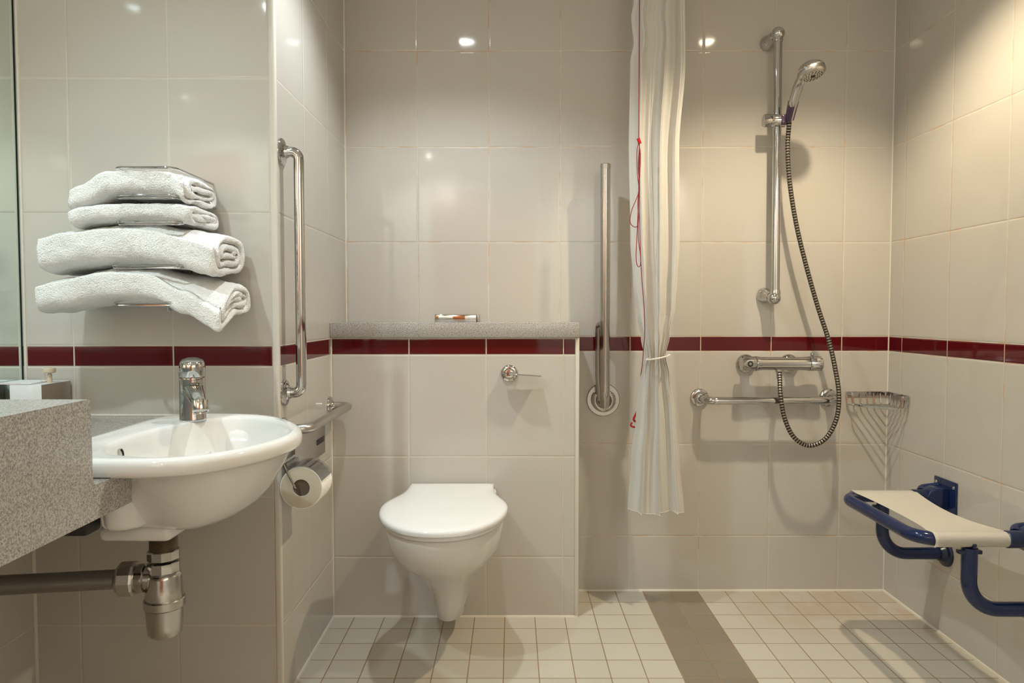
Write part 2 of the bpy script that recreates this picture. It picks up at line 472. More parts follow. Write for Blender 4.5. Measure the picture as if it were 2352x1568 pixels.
labs = ['recessed chrome ceiling downlight above the toilet', 'recessed chrome ceiling downlight above the shower rail', 'recessed chrome ceiling downlight over the raised counter section', 'recessed chrome ceiling downlight above the washbasin',
        'added fill lamp in downlight form behind the camera on the shower side', 'added fill lamp in downlight form nearest the entrance door']
for (x, y, wt, cl, sp_), lb in zip(DOWN, labs): downlight(x, y, wt, cl, sp_, lb)

# ------------------------------------------------------------------ mirror
r = thing('wall_mirror', 'frameless greenish mirror above the speckled counter on left wall', 'mirror', (XM, -2.1, .87))
b = NB(); box(b, XM - .005, XM, YB + .4, YV - .0075, .738, ZC - .02); mesh_obj('glass', b, M['mirror'], r, smooth=False)
b = NB(); box(b, XM - .005, XM - .0002, YV - .0074, YV - .0008, .738, ZC - .02); mesh_obj('edge_strip', b, M['mirror_edge'], r, smooth=False)

# ------------------------------------------------------------------ counter
XF = -.298
r = thing('stone_countertop', 'grey speckled solid surface vanity counter with raised front section', 'countertop', (-.6, -1.3, .684))
yn, yf = -1.332, -.925
notch = [(XF, yn), (-.335, yn + .003), (-.395, yn + .03), (-.43, yn + .09), (-.435, -1.13), (-.42, -1.02), (-.38, -.95), (-.33, yf - .003), (XF, yf)]
poly = [(XLW, -1.436)] + [(XF, -1.436)] + notch + [(XF, YV), (XLW, YV)]
b = NB(); prism(b, poly, .684, .737); mesh_obj('worktop', b, M['stone'], r, smooth=False)
b = NB()
# raised section: profile (y, z) with a small fillet at the step, extruded in x
pr = [(-3.1, .684), (-1.4362, .684), (-1.4362, .737), (-1.430, .7372), (-1.4335, .7385), (-1.4362, .742), (-1.4372, .748), (-1.4385, .864), (-1.4405, .8668), (-1.444, .868), (-3.1, .868)]
va = [b.verts.new((XLW if z < .74 else XLW, y, z)) for y, z in pr]; vb = [b.verts.new((XF, y, z)) for y, z in pr]
n = len(pr)
for k in range(n): b.faces.new((va[k], va[(k + 1) % n], vb[(k + 1) % n], vb[k]))
b.faces.new(va); b.faces.new(vb)
mesh_obj('raised_section', b, M['stone'], r, smooth=False)
b = NB(); box(b, -.56, -.376, -1.33, -1.285, .624, .684, .006); mesh_obj('support_bracket', b, M['blackplastic'], r)
b = NB(); sweep(b, [(-.86, YV - .001, .7385), (-.31, YV - .001, .7385)], .004, n=8); mesh_obj('sealant_bead', b, M['caulk'], r)

# ------------------------------------------------------------------ washbasin
BC = Vector((-.262, -1.135, 0))
outer = [(-.462, -1.135), (-.462, -.98), (-.452, -.90), (-.41, -.872), (-.33, -.866), (-.240, -.886), (-.165, -.950), (-.102, -1.05), (-.077, -1.15),
         (-.094, -1.255), (-.145, -1.345), (-.215, -1.390), (-.32, -1.396), (-.41, -1.392), (-.452, -1.362), (-.462, -1.29)]
inner = [(-.385, -1.215), (-.385, -1.125), (-.372, -1.055), (-.345, -1.000), (-.325, -.945), (-.285, -.912), (-.225, -.928), (-.165, -.985), (-.118, -1.075), (-.094, -1.165),
         (-.108, -1.250), (-.150, -1.320), (-.215, -1.356), (-.295, -1.350), (-.345, -1.318), (-.375, -1.270)]
def ring(poly, z, s=1.0, c=None, dx=0, dy=0, off=0):
    pts = catmull([(x, y, 0) for x, y in poly], 6)
    c = c or BC; out = []
    for p in pts:
        q = Vector((c.x + (p.x - c.x) * s + dx, c.y + (p.y - c.y) * s + dy, z)); out.append(q)
    return out
def inset(pts, d):
    n = len(pts); out = []
    for i in range(n):
        tg = (pts[(i + 1) % n] - pts[i - 1]).normalized()
        nrm = Vector((-tg.y, tg.x, 0)); c = sum(pts, Vector()) / n
        if nrm.dot(c - pts[i]) < 0: nrm = -nrm
        out.append(pts[i] + nrm * d)
    return out
r = thing('washbasin', 'white semi-recessed ceramic washbasin set into the speckled counter', 'washbasin', (-.28, -1.13, .56))
b = NB()
R0 = ring(outer, 0)
def RZ(pts, z): return [Vector((p.x, p.y, z)) for p in pts]
rings = []
WC = Vector((-.335, -1.14, 0))   # bowl axis
def shr(s, z, c=WC): return [Vector((c.x + (p.x - c.x) * s, c.y + (p.y - c.y) * s, z)) for p in R0]
B0 = ring([(-.452, -1.135), (-.452, -1.0), (-.44, -.955), (-.38, -.945), (-.298, -.938), (-.225, -.935), (-.163, -.985), (-.118, -1.06), (-.098, -1.15),
           (-.112, -1.245), (-.155, -1.318), (-.218, -1.345), (-.298, -1.333), (-.38, -1.325), (-.44, -1.305), (-.452, -1.27)], 0)
for s, z, cx in ((.15, .597, -.29), (.33, .600, -.285), (.48, .608, -.275), (.60, .622, -.265), (.70, .640, -.255), (.79, .662, -.248), (.87, .688, -.244), (.94, .712, -.24), (1.0, .730, -.24), (1.05, .738, -.24)):
    rings.append([Vector((cx + (p.x + .24) * s, -1.14 + (p.y + 1.14) * s, z)) for p in B0])
rings += [RZ(inset(R0, .005), .7372), RZ(inset(R0, .001), .741), RZ(R0, .747), RZ(R0, .755), RZ(inset(R0, .003), .762), RZ(inset(R0, .009), .7655), RZ(inset(R0, .018), .766)]
I0 = ring(inner, 0)
# blend to inner opening (resample by angle so the rings correspond)
def byang(pts, c):
    return sorted(pts, key=lambda p: math.atan2(p.y - c.y, p.x - c.x))
def resample(pts, c, n=96):
    ps = byang(pts, c); A = [math.atan2(p.y - c.y, p.x - c.x) for p in ps]; out = []
    for k in range(n):
        a = -PI + 2 * PI * (k + .5) / n
        j = 0
        while j < len(A) and A[j] < a: j += 1
        p, q = ps[j - 1], ps[j % len(ps)]; a0 = A[j - 1]; a1 = A[j % len(A)]
        if a1 <= a0: a1 += 2 * PI
        aa = a if a >= a0 else a + 2 * PI
        t_ = (aa - a0) / max(1e-9, a1 - a0); out.append(p.lerp(q, max(0, min(1, t_))))
    return out
IC = Vector((-.25, -1.14, 0))
z_of = [rg[0].z for rg in rings]
rings = [RZ(resample(rg, sum(rg, Vector()) / len(rg) * Vector((1, 1, 0)) if False else Vector((-.262, -1.14, 0))), z) for rg, z in zip(rings, z_of)]
I0r = resample(I0, Vector((-.262, -1.14, 0)))
def ins(s, z, c): return [Vector((c.x + (p.x - c.x) * s, c.y + (p.y - c.y) * s, z)) for p in I0r]
rings += [ins(1.03, .7655, IC), ins(1.0, .764, IC), ins(.975, .757, IC), ins(.945, .742, IC), ins(.885, .715, IC), ins(.80, .686, IC), ins(.68, .663, IC),
          ins(.53, .647, IC), ins(.36, .637, Vector((-.27, -1.14, 0))), ins(.15, .632, Vector((-.28, -1.14, 0))), ins(.06, .630, Vector((-.285, -1.14, 0)))]
loft(b, rings, cap0=True, cap1=True)
basin = mesh_obj('bowl', b, M['ceramic'], r, angle=80)
# ceramic housing under the rear of the bowl
b = NB()
hs = []
for s, z in ((.82, .622), (.93, .625), (.97, .632), (1.0, .66), (1.0, .70)):
    pts = [(-.372, -1.01), (-.372, -1.27), (-.366, -1.30), (-.350, -1.312), (-.322, -1.30), (-.312, -1.26), (-.312, -1.02), (-.325, -.98), (-.36, -.975)]
    c = Vector((-.34, -1.14, 0)); hs.append([Vector((c.x + (p.x - c.x) * s, c.y + (p.y - c.y) * s, z)) for p in catmull([(x, y, 0) for x, y in pts], 4)])
loft(b, hs, cap0=True, cap1=True)
mesh_obj('rear_housing', b, M['ceramic'], r, angle=60)
b = NB(); box(b, -.415, -.285, -1.235, -1.05, .583, .613, .011, 3); mesh_obj('waste_plinth', b, M['ceramic'], r, angle=60)
b = NB(); lathe(b, (-.3795, -1.225, .742), (1, .15, .2), [(0, .0), (.0, .0085), (.004, .0095), (.0065, .0095), (.0066, .0078), (.002, .0075), (.0015, 0)], n=24, mifn=lambda i: 1 if i >= 4 else 0)
mesh_obj('overflow_hole', b, [M['chrome_dull'], M['dark']], r)
b = NB(); lathe(b, (-.285, -1.14, .631), (0, 0, 1), [(0, .0), (0, .024), (.004, .026), (.006, .022), (.004, .016), (.004, 0)], n=28); mesh_obj('waste_ring', b, M['chrome'], r)

# tap
TX, TY = -.357, -.977; TZ = .7655
r = thing('basin_mixer_tap', 'chrome single lever mixer tap on back corner of washbasin', 'tap', (TX, TY, TZ))
b = NB(); lathe(b, (TX, TY, TZ), (0, 0, 1), [(0, .027), (.003, .0275), (.006, .0265), (.05, .0262), (.088, .0262), (.0925, .0258), (.0925, 0)], n=44)
mesh_obj('body', b, M['chrome'], r)
th = math.radians(33); dv_ = Vector((math.sin(th), -math.cos(th), 0))
b = NB()
p0 = Vector((TX, TY, TZ + .068)); path = [p0 + dv_ * .004, p0 + dv_ * .03 + Vector((0, 0, -.006)), p0 + dv_ * .06 + Vector((0, 0, -.014)), p0 + dv_ * .085 + Vector((0, 0, -.022)), p0 + dv_ * .096 + Vector((0, 0, -.029))]
sweep(b, catmull(path, 5, False), [.0225 - .0075 * min(1, i / 14) for i in range(21)], n=28)
mesh_obj('spout', b, M['chrome'], r)
b = NB(); tip = path[-1]
ax = (dv_ * .45 + Vector((0, 0, -1))).normalized()
lathe(b, tip - ax * .012 , ax, [(0, .0165), (.019, .0165), (.022, .015), (.022, .0125), (.020, .012), (.020, .0)], n=32, mifn=lambda i: 1 if i >= 4 else 0)
mesh_obj('aerator', b, [M['chrome'], M['chrome_dull']], r)
b = NB(); hz = TZ + .0945
lathe(b, (TX, TY, hz), (0, 0, 1), [(0, .0), (0, .0262), (.003, .0268), (.022, .0262), (.031, .0245), (.036, .0215), (.0385, .016), (.040, .008), (.0405, 0)], n=44)
for v in b.verts:                      # the lever cap leans forward along the spout
    t_ = max(0, (v.co.z - hz) / .04); v.co += dv_ * (.006 * t_); v.co.z += -.006 * t_ * ((v.co - Vector((TX, TY, hz))).dot(dv_) / .026)
hd = mesh_obj('lever_cap', b, M['chrome'], r)

# bottle trap
TRX, TRY = -.344, -1.14
r = thing('bottle_trap', 'worn chrome bottle trap hanging under washbasin', 'bottle trap', (TRX, TRY, .36))
b = NB(); lathe(b, (TRX, TRY, .572), (0, 0, -1), [(0, .036), (.004, .036), (.009, .033), (.011, .028), (.011, 0)]); mesh_obj('waste_flange', b, plain('rusty chrome', (.16, .09, .04), .4, metal=.7, var=.4), r)
b = NB(); pf = [(0, .0)] + [(.001 + i * .0018, .0255 if i % 2 else .0238) for i in range(26)] + [(.048, 0)]
lathe(b, (TRX, TRY, .562), (0, 0, -1), pf); mesh_obj('threaded_tail', b, plain('tarnished brass thread', (.22, .18, .13), .35, metal=.9, var=.3), r)
def nut(zt, h, rad, sides=10):
    b = NB(); lathe(b, (TRX, TRY, zt), (0, 0, -1), [(0, rad * .9), (.0015, rad), (h - .0015, rad), (h, rad * .9), (h, 0)], n=sides); return b
mesh_obj('nut', nut(.529, .0195, .0295), M['chrome'], r, angle=20)
mesh_obj('nut', nut(.506, .021, .0295), M['chrome'], r, angle=20)
b = NB(); lathe(b, (TRX, TRY, .485), (0, 0, -1), [(0, 0), (0, .026), (.004, .0305), (.010, .032), (.045, .0345), (.052, .0345), (.052, 0)]); mesh_obj('trap_neck', b, M['chrome_dull'], r)
b = NB(); lathe(b, (TRX, TRY, .434), (0, 0, -1), [(0, .0), (0, .036), (.002, .0375), (.016, .0375), (.019, .0345), (.055, .0325), (.068, .0305), (.0735, .026), (.076, .018), (.0775, 0)]); mesh_obj('bottle_cup', b, M['chrome_dull'], r)
pd = Vector((-.234, -.035, 0)).normalized(); ps = Vector((TRX, TRY, .474))
b = NB(); lathe(b, ps + pd * .02, pd, [(0, .0), (0, .023), (.012, .023), (.014, .027), (.022, .027), (.023, .0265), (.030, .0265), (.031, .0)]); mesh_obj('outlet_collar', b, M['chrome_dull'], r)
b = NB(); lathe(b, ps + pd * .05, pd, [(0, .0), (0, .031), (.004, .033), (.026, .033), (.030, .030), (.036, .022), (.036, 0)], n=12); mesh_obj('coupling_nut', b, M['steel'], r, angle=20)
b = NB(); p_end = ps + pd * (.545); sweep(b, [ps + pd * .06, p_end], .0185, n=24); mesh_obj('waste_pipe', b, plain('grey waste pipe', (.22, .20, .18), .35, metal=.6, var=.2), r)

r.location.z += .011

# ------------------------------------------------------------------ amenities behind the raised counter
AX0, AX1, AY0, AY1, AZ = -.852, -.776, -.838, -.728, .737
r = thing('tissue_box', 'taupe lacquered tissue box with white top beside mirror on the counter', 'box', (-.82, -.78, AZ))
b = NB(); box(b, AX0, AX1, AY0, AY1, AZ, .828, .002)
b.normal_update()
for f in b.faces:
    if f.normal.y < -.5 or f.normal.z > .5: f.material_index = 1
mesh_obj('box_body', b, [M['taupe'], M['white']], r)
b = NB(); lathe(b, (AX1 - .012, -.79, .828), (0, 0, 1), [(0, .0055), (.012, .0055), (.012, .0045), (.014, .0045), (.014, .0055), (.020, .0055), (.022, .003), (.024, .004), (.024, .012), (.026, .0135), (.034, .0135), (.036, .012), (.036, 0)], n=20)
mesh_obj('knob', b, M['beige'], r)
b = NB(); q = Vector((AX1 - .026, -.79, .86)); sweep(b, catmull([q, q + Vector((-.004, 0, -.006)), q + Vector((.004, -.002, -.012)), q + Vector((.003, -.002, -.020)), q + Vector((-.005, -.001, -.026)), q + Vector((-.001, 0, -.030)), q + Vector((.009, 0, -.026))], 5, False), .0007, n=6)
mesh_obj('string', b, M['beige'], r)
b = NB(); prism(b, [(-.893, -.838), (-.800, -.838), (-.812, -.742), (-.893, -.742)], .8285, .8305)
le = mesh_obj('leaflet', b, M['white'], None, smooth=False); tag(le, 'white printed leaflet lying on the taupe tissue box', 'leaflet')
b = NB()
for k in range(9): box(b, -.885 + k * .0065, -.8812 + k * .0065, -.835, -.830, .8304, .8308)
mesh_obj('pink_print', b, plain('pink ink', (.55, .25, .26), .6), le, smooth=False)

# ------------------------------------------------------------------ towel rack and towels
RX = -.477; YW = YV
r = thing('towel_rack', 'chrome wire towel rack fixed to the vanity wall', 'towel rack', (RX, YV, 1.0))
for s in (-1, 1):
    b = NB(); box(b, RX - .02 + s * .03 - .004, RX - .02 + s * .03 + .004, YV - .006, YV, 1.0, 1.30, .002); mesh_obj('upright', b, M['chrome'], r)
def rack_loop(z, x0, x1, yfr, double=True):
    b = NB()
    sweep(b, smooth_path([(x0, YV - .004, z), (x0, yfr, z), (x1, yfr, z), (x1, YV - .004, z)], .022, 6), .0027, n=10)
    if double: sweep(b, smooth_path([(x0 + .004, yfr + .034, z - .001), (x0 + .004, yfr + .004, z - .006), (x1 - .004, yfr + .004, z - .006), (x1 - .004, yfr + .034, z - .001)], .018, 6), .0024, n=10)
    mesh_obj('wire_shelf', b, M['chrome'], r)
YR = -.925
rack_loop(1.3165, -.548, -.412, YR, False); rack_loop(1.256, -.548, -.405, YR); rack_loop(1.1985, -.548, -.405, YR)
rack_loop(1.1025, -.562, -.398, YR); rack_loop(1.0195, -.558, -.412, YR)

def towel(name, label, x0, x1, yc, d, h, zt, droop, turns, th, seedv, flare=0.0, hs=None, fd=None):
    """one folded towel: a long sheet rolled flat, laid along x over the wire shelf; zt = top height in the middle"""
    NS = 110
    # spiral path in (y,z), from the core outwards
    K = int(60 * turns); path = []
    a1, b1 = d / 2 - th / 2, h / 2 - th / 2
    pitch = min(th * 1.02, (b1 - .002) / max(turns - .25, .1))
    for i in range(K + 1):
        tt = i / K * turns                        # turns from outside inwards
        ang = 2 * PI * tt + PI * .9
        b_ = max(.0012, b1 - pitch * tt); a_ = max(.004, a1 - pitch * tt * 1.05)
        e = .52
        ca, sa = math.cos(ang), math.sin(ang)
        path.append((a_ * math.copysign(abs(ca) ** e, ca), b_ * math.copysign(abs(sa) ** e, sa)))
    # resample evenly
    acc = [0]
    for (ya, za), (yb, zb) in zip(path, path[1:]): acc.append(acc[-1] + math.hypot(yb - ya, zb - za))
    NP = int(acc[-1] / .0042); rs = []; j = 0
    for k in range(NP + 1):
        s = acc[-1] * k / NP
        while j < len(acc) - 2 and acc[j + 1] < s: j += 1
        t_ = (s - acc[j]) / max(1e-9, acc[j + 1] - acc[j])
        rs.append((path[j][0] + (path[j + 1][0] - path[j][0]) * t_, path[j][1] + (path[j + 1][1] - path[j][1]) * t_))
    sec = []
    m = len(rs)
    for side in (1, -1):
        rngk = range(m) if side == 1 else range(m - 1, -1, -1)
        for k in rngk:
            y0, z0 = rs[max(0, k - 1)]; y1, z1 = rs[min(m - 1, k + 1)]
            ty, tz = y1 - y0, z1 - z0; L_ = math.hypot(ty, tz) or 1; ny, nz = tz / L_, -ty / L_
            o_ = th * .47 * side
            sec.append((rs[k][0] + ny * o_, rs[k][1] + nz * o_, ny * side, nz * side, k / m, side))
    vs, fs = [], []
    for i in range(NS + 1):
        t_ = i / NS
        ee = max(0.0, 1 - min(t_, 1 - t_) / .035)   # soft rounded rim at both ends
        x = x0 + (x1 - x0) * t_
        zoff = lerp_table(droop, t_)
        sc = 1 + (lerp_table(hs, t_) if hs else 0)
        yoff = flare * (t_ - .5); fdv = lerp_table(fd, t_) if fd else 0.0
        for (y, z, ny, nz, kk, side) in sec:
            nzv = noise.noise(Vector((x * 22 + seedv, y * 22, z * 22 + kk * 3))) * .0042 + noise.noise(Vector((x * 70 + seedv, y * 70, z * 70))) * .0016 + noise.noise(Vector((x * 330, y * 330 + seedv, z * 330))) * .0011
            ex = -ee * ee * th * .22
            yy = yc + y + ny * (nzv + ex) + yoff; zz = z * sc + nz * (nzv + ex) - fdv * max(0.0, -y / (d / 2)) ** 1.5
            # layers shift lengthways a little
            xx = x + (noise.noise(Vector((kk * 9 + seedv, side * 3, 1 if t_ > .5 else 5))) * .010) * (abs(t_ - .5) * 2) ** 3
            vs.append((xx, yy, zt - h / 2 + zoff + zz))
    n = len(sec)
    for i in range(NS):
        for k in range(n):
            k2 = (k + 1) % n
            fs.append((i * n + k, i * n + k2, (i + 1) * n + k2, (i + 1) * n + k))
    for base in (0, NS * n):
        for k in range(m - 1):
            fs.append((base + k, base + k + 1, base + n - 2 - k, base + n - 1 - k))
    me = bpy.data.meshes.new(name)
    o0 = Vector(((x0 + x1) / 2, yc, zt - h))
    me.from_pydata([(a - o0.x, b_ - o0.y, c - o0.z) for a, b_, c in vs], [], fs); me.update()
    for p in me.polygons: p.use_smooth = True
    me.materials.append(M['terry'])
    o = bpy.data.objects.new(name, me); COL.objects.link(o); o.location = o0
    bm = bmesh.new(); bm.from_mesh(me); bmesh.ops.recalc_face_normals(bm, faces=bm.faces); bm.to_mesh(me); bm.free()
    tag(o, label, 'towel', 'white towels on the wire rack')
    return o
towel('hand_towel', 'small folded white towel, topmost on the wire rack', -.650, -.396, -.829, .185, .078, 1.331,
      [(0, -.030), (.10, -.022), (.35, 0), (.75, 0), (.9, -.004), (1, -.014)], 2.2, .0155, 3.1, fd=[(0, .012), (.3, 0), (.8, 0), (1, .01)])
towel('hand_towel', 'small folded white towel, second from top of rack', -.652, -.388, -.829, .18, .056, 1.253,
      [(0, -.016), (.12, -.007), (.35, 0), (.7, 0), (.9, -.002), (1, -.004)], 1.9, .0150, 8.4)
towel('bath_towel', 'thick folded white bath towel, third from top of rack', -.722, -.332, -.829, .195, .112, 1.212,
      [(0, -.022), (.15, -.010), (.4, 0), (.6, 0), (.8, -.006), (.92, -.014), (1, -.020)], 2.7, .0185, 15.7, fd=[(0, 0), (.6, 0), (.85, .014), (1, .022)])
towel('bath_towel', 'large folded white bath towel, lowest on rack with drooping end', -.732, -.318, -.829, .195, .092, 1.111,
      [(0, -.028), (.12, -.018), (.4, 0), (.6, 0), (.8, -.014), (.92, -.026), (1, -.034)], 2.4, .0175, 22.2, fd=[(0, .004), (.4, 0), (.62, .004), (.8, .030), (1, .058)])

# ------------------------------------------------------------------ grab rails and their flanges
def flange(bm, c, ax, R=.034, h=.010, rt=.0145):
    lathe(bm, c, ax, [(0, 0), (0, R), (h * .45, R), (h * .8, R * .94), (h, R * .78), (h * 1.05, R * .70), (h * 1.6, rt * 1.3), (h * 2.4, rt * 1.1), (h * 2.4, 0)], n=40)

# vertical rail on return wall
r = thing('grab_rail', 'vertical chrome grab rail beside the towels on corner wall', 'grab rail', (XL, -.69, .80))
gx = XL + .045; gy = -.685
b = NB(); sweep(b, smooth_path([(XL + .004, gy, 1.405), (gx, gy, 1.405), (gx, gy, .792), (XL + .004, gy, .792)], .040, 10), .0132, n=24); mesh_obj('bar', b, M['chrome'], r)
for z in (1.405, .792):
    b = NB(); flange(b, (XL, gy, z), (1, 0, 0), R=.034, h=.008, rt=.013); mesh_obj('flange', b, M['chrome'], r)

# short rail running along the return wall with holder below
r = thing('grab_rail', 'short horizontal chrome grab rail above the toilet roll', 'grab rail', (XL, -.45, .69))
hz_ = .700; hx = XL + .066
b = NB(); sweep(b, smooth_path([(XL + .004, -.245, hz_), (hx, -.245, hz_), (hx, -.70, hz_), (XL + .004, -.70, hz_)], .038, 10), .0125, n=24); mesh_obj('bar', b, M['steel'], r)
for y in (-.245, -.70):
    b = NB(); flange(b, (XL, y, hz_), (1, 0, 0), R=.030, h=.008, rt=.012); mesh_obj('flange', b, M['chrome'], r)

r = thing('toilet_roll_holder', 'chrome toilet roll holder with back plate and curved cover flap', 'toilet roll holder', (XL, -.60, .50))
b = NB(); box(b, XL + .0165, XL + .020, -.66, -.37, .575, .672, .001)
box(b, XL, XL + .018, -.63, -.60, .61, .64); box(b, XL, XL + .018, -.42, -.39, .61, .64)
mesh_obj('back_plate', b, M['steel'], r)
b = NB(); box(b, XL + .0196, XL + .0212, -.46, -.385, .612, .628, .0005); mesh_obj('slot', b, M['dark'], r)
# roll
RCx, RCz = -.199, .557; RY0, RY1 = -.735, -.640
b = NB(); RR = .0535
flap = []
for k in range(15):
    a = math.radians(150 - k * 9.3); flap.append((RCx + math.cos(a) * (RR + .004), RCz + math.sin(a) * (RR + .004)))
flap = [(XL + .018, RCz + .062), (XL + .022, RCz + .060)] + flap[3:]
ra = [[(x, RY0 - .004, z) for x, z in flap], [(x, RY1 - .006, z) for x, z in flap]]
va = [[b.verts.new(p) for p in rg] for rg in ra]
for k in range(len(flap) - 1): b.faces.new((va[0][k], va[0][k + 1], va[1][k + 1], va[1][k]))
bmesh.ops.solidify(b, geom=b.faces[:], thickness=.0012)
mesh_obj('cover_flap', b, M['chrome'], r)
b = NB(); sweep(b, smooth_path([(XL + .016, RY0 - .016, RCz + .066), (XL + .022, RY0 - .016, RCz + .052), (RCx - .010, RY0 - .016, RCz + .004), (RCx - .008, RY0 + .01, RCz + .003), (RCx - .008, RY1 - .01, RCz + .003)], .006, 4), .0028, n=10)
mesh_obj('support_arm', b, M['chrome'], r)
b = NB(); sweep(b, [(XL + .016, RY0 - .018, RCz + .066), (XL + .016, -.655, RCz + .066)], .004, n=10); mesh_obj('hinge_rod', b, M['chrome'], r)
b = NB(); lathe(b, (RCx, RY0, RCz), (0, 1, 0), [(0, .0215), (0, RR - .002), (.001, RR), (RY1 - RY0 - .001, RR), (RY1 - RY0, RR - .002), (RY1 - RY0, .0215), (.0, .0215)], n=56, cap=False, mifn=lambda i: 1 if i == 0 else 0)
bmesh.ops.remove_doubles(b, verts=b.verts, dist=1e-5)
ro = thing('toilet_roll', 'white toilet roll hanging in the chrome holder', 'toilet roll', (RCx, RY0, RCz - RR))
mesh_obj('paper_roll', b, [M['paper'], M['paperside']], ro)
b = NB(); lathe(b, (RCx, RY0 + .004, RCz), (0, 1, 0), [(0, 0), (0, .0212), (.08, .0212), (.08, 0)], n=30); mesh_obj('core', b, plain('brown card core', (.11, .08, .055), .8), ro)

# ------------------------------------------------------------------ ledge, box, flush lever
b = NB(); box(b, XL + .0005, .549, -.231, -.0005, .918, .9665, .0025); lg = mesh_obj('stone_ledge', b, M['stone'])
tag(lg, 'grey speckled shelf slab topping the boxed wall behind toilet', 'shelf')
r = thing('chrome_box', 'low rectangular polished chrome box on the speckled shelf', 'box', (.148, -.10, .9665))
b = NB(); box(b, .0745, .2135, -.155, -.05, .9665, .993, .0025); mesh_obj('box_front', b, M['chrome'], r)
b = NB(); box(b, .2145, .2215, -.150, -.055, .9665, .9925, .002); mesh_obj('end_plate', b, M['steel'], r)
r = thing('flush_lever', 'chrome toilet flush lever on tiled wall under the shelf', 'flush lever', (.323, YLOW, .802))
b = NB(); lathe(b, (.323, YLOW, .802), (0, -1, 0), [(0, 0), (0, .0270), (.003, .0275), (.006, .0255), (.008, .0215), (.0085, .018), (.006, .0175), (.006, 0)], n=44); mesh_obj('rose', b, M['chrome'], r)
b = NB(); lathe(b, (.323, YLOW - .004, .802), (0, -1, 0), [(0, 0), (0, .0165), (.022, .0155), (.028, .013), (.030, 0)], n=32); mesh_obj('hub', b, M['chrome'], r)
b = NB()
hp = catmull([(.321, YLOW - .026, .804), (.335, YLOW - .031, .8035), (.352, YLOW - .034, .801), (.385, YLOW - .035, .799), (.424, YLOW - .035, .7965)], 5, False)
rings = []
for i, p in enumerate(hp):
    q = i / (len(hp) - 1); ww = .012 + .008 * q; hh_ = .006 - .0038 * min(1, q * 1.8)
    rings.append([(p.x, p.y + math.cos(2 * PI * k / 20) * ww, p.z + math.sin(2 * PI * k / 20) * hh_) for k in range(20)])
loft(b, rings, cap0=True, cap1=True); mesh_obj('lever', b, M['chrome'], r)

# ------------------------------------------------------------------ toilet
TCX = .138
r = thing('toilet', 'white wall-hung toilet with closed lid beneath the speckled shelf', 'toilet', (TCX, -.45, .06))
def toil(hw, yfr, z, rear=.11, wide=.48, n=64, yb=YLOW - .0005, rear_w=None):
    """plan outline: straight rear shoulders at the wall, egg shaped front"""
    pts = []
    half = []
    yw = yfr + (yb - yfr) * wide
    rw = rear_w if rear_w is not None else rear
    half.append((rw, yb)); half.append((rw * .985, yb - .02))
    K = 14
    y2 = yb - .06
    for k in range(1, 6):
        q = k / 6; s = q * q * (3 - 2 * q)
        half.append((rw + (hw - rw) * s, y2 + (yw - y2) * (q ** .9)))
    for k in range(K + 1):
        a = PI / 2 * k / K
        half.append((hw * math.cos(a) ** .92 if k < K else 0, yw + (yfr - yw) * math.sin(a) ** 1.0))
    L_ = [(TCX + x, y, z) for x, y in half]; Rr = [(TCX - x, y, z) for x, y in half[:-1]][::-1]
    return L_ + Rr
b = NB()
S = [(.030, -.385, .066, .030), (.040, -.405, .069, .040), (.048, -.420, .075, .046), (.053, -.432, .11, .052), (.064, -.456, .16, .056), (.080, -.50, .205, .062), (.108, -.56, .25, .075),
     (.138, -.628, .29, .088), (.158, -.682, .33, .10), (.164, -.706, .362, .112), (.169, -.716, .392, .125), (.170, -.719, .408, .13), (.168, -.716, .4135, .13)]
loft(b, [toil(hw, yf_, z, rear_w=rw, wide=.5 if z > .2 else .6) for hw, yf_, z, rw in S], cap0=True, cap1=True)
mesh_obj('pan', b, M['ceramic'], r, angle=70)
b = NB(); loft(b, [toil(.172, -.722, .4145, rear_w=.13), toil(.176, -.728, .418, rear_w=.13), toil(.177, -.729, .424, rear_w=.13), toil(.176, -.728, .4275, rear_w=.13)], cap0=True, cap1=True); mesh_obj('seat', b, M['seat_white'], r, angle=50)
def lidr(k, z, e=0): return toil(.182 * k, -.737 + (1 - k) * .25, z, rear_w=.136 * k, yb=YLOW - .012 - (1 - k) * .2)
b = NB(); loft(b, [lidr(.985, .4290), lidr(1.0, .4310), lidr(1.0, .4385), lidr(.992, .4430), lidr(.97, .4462)] + [[(TCX + (p[0] - TCX) * k, -.48 + (p[1] + .48) * k, z) for p in lidr(.97, z)] for k, z in ((.93, .4490), (.80, .4512), (.55, .4528), (.28, .4534), (.06, .4536))], cap0=True, cap1=True)
mesh_obj('lid', b, M['seat_white'], r, angle=60)
b = NB(); box(b, TCX - .143, TCX + .143, -.262, YLOW - .001, .405, .4265, .008, 3); mesh_obj('hinge_shelf', b, M['ceramic'], r, angle=50)

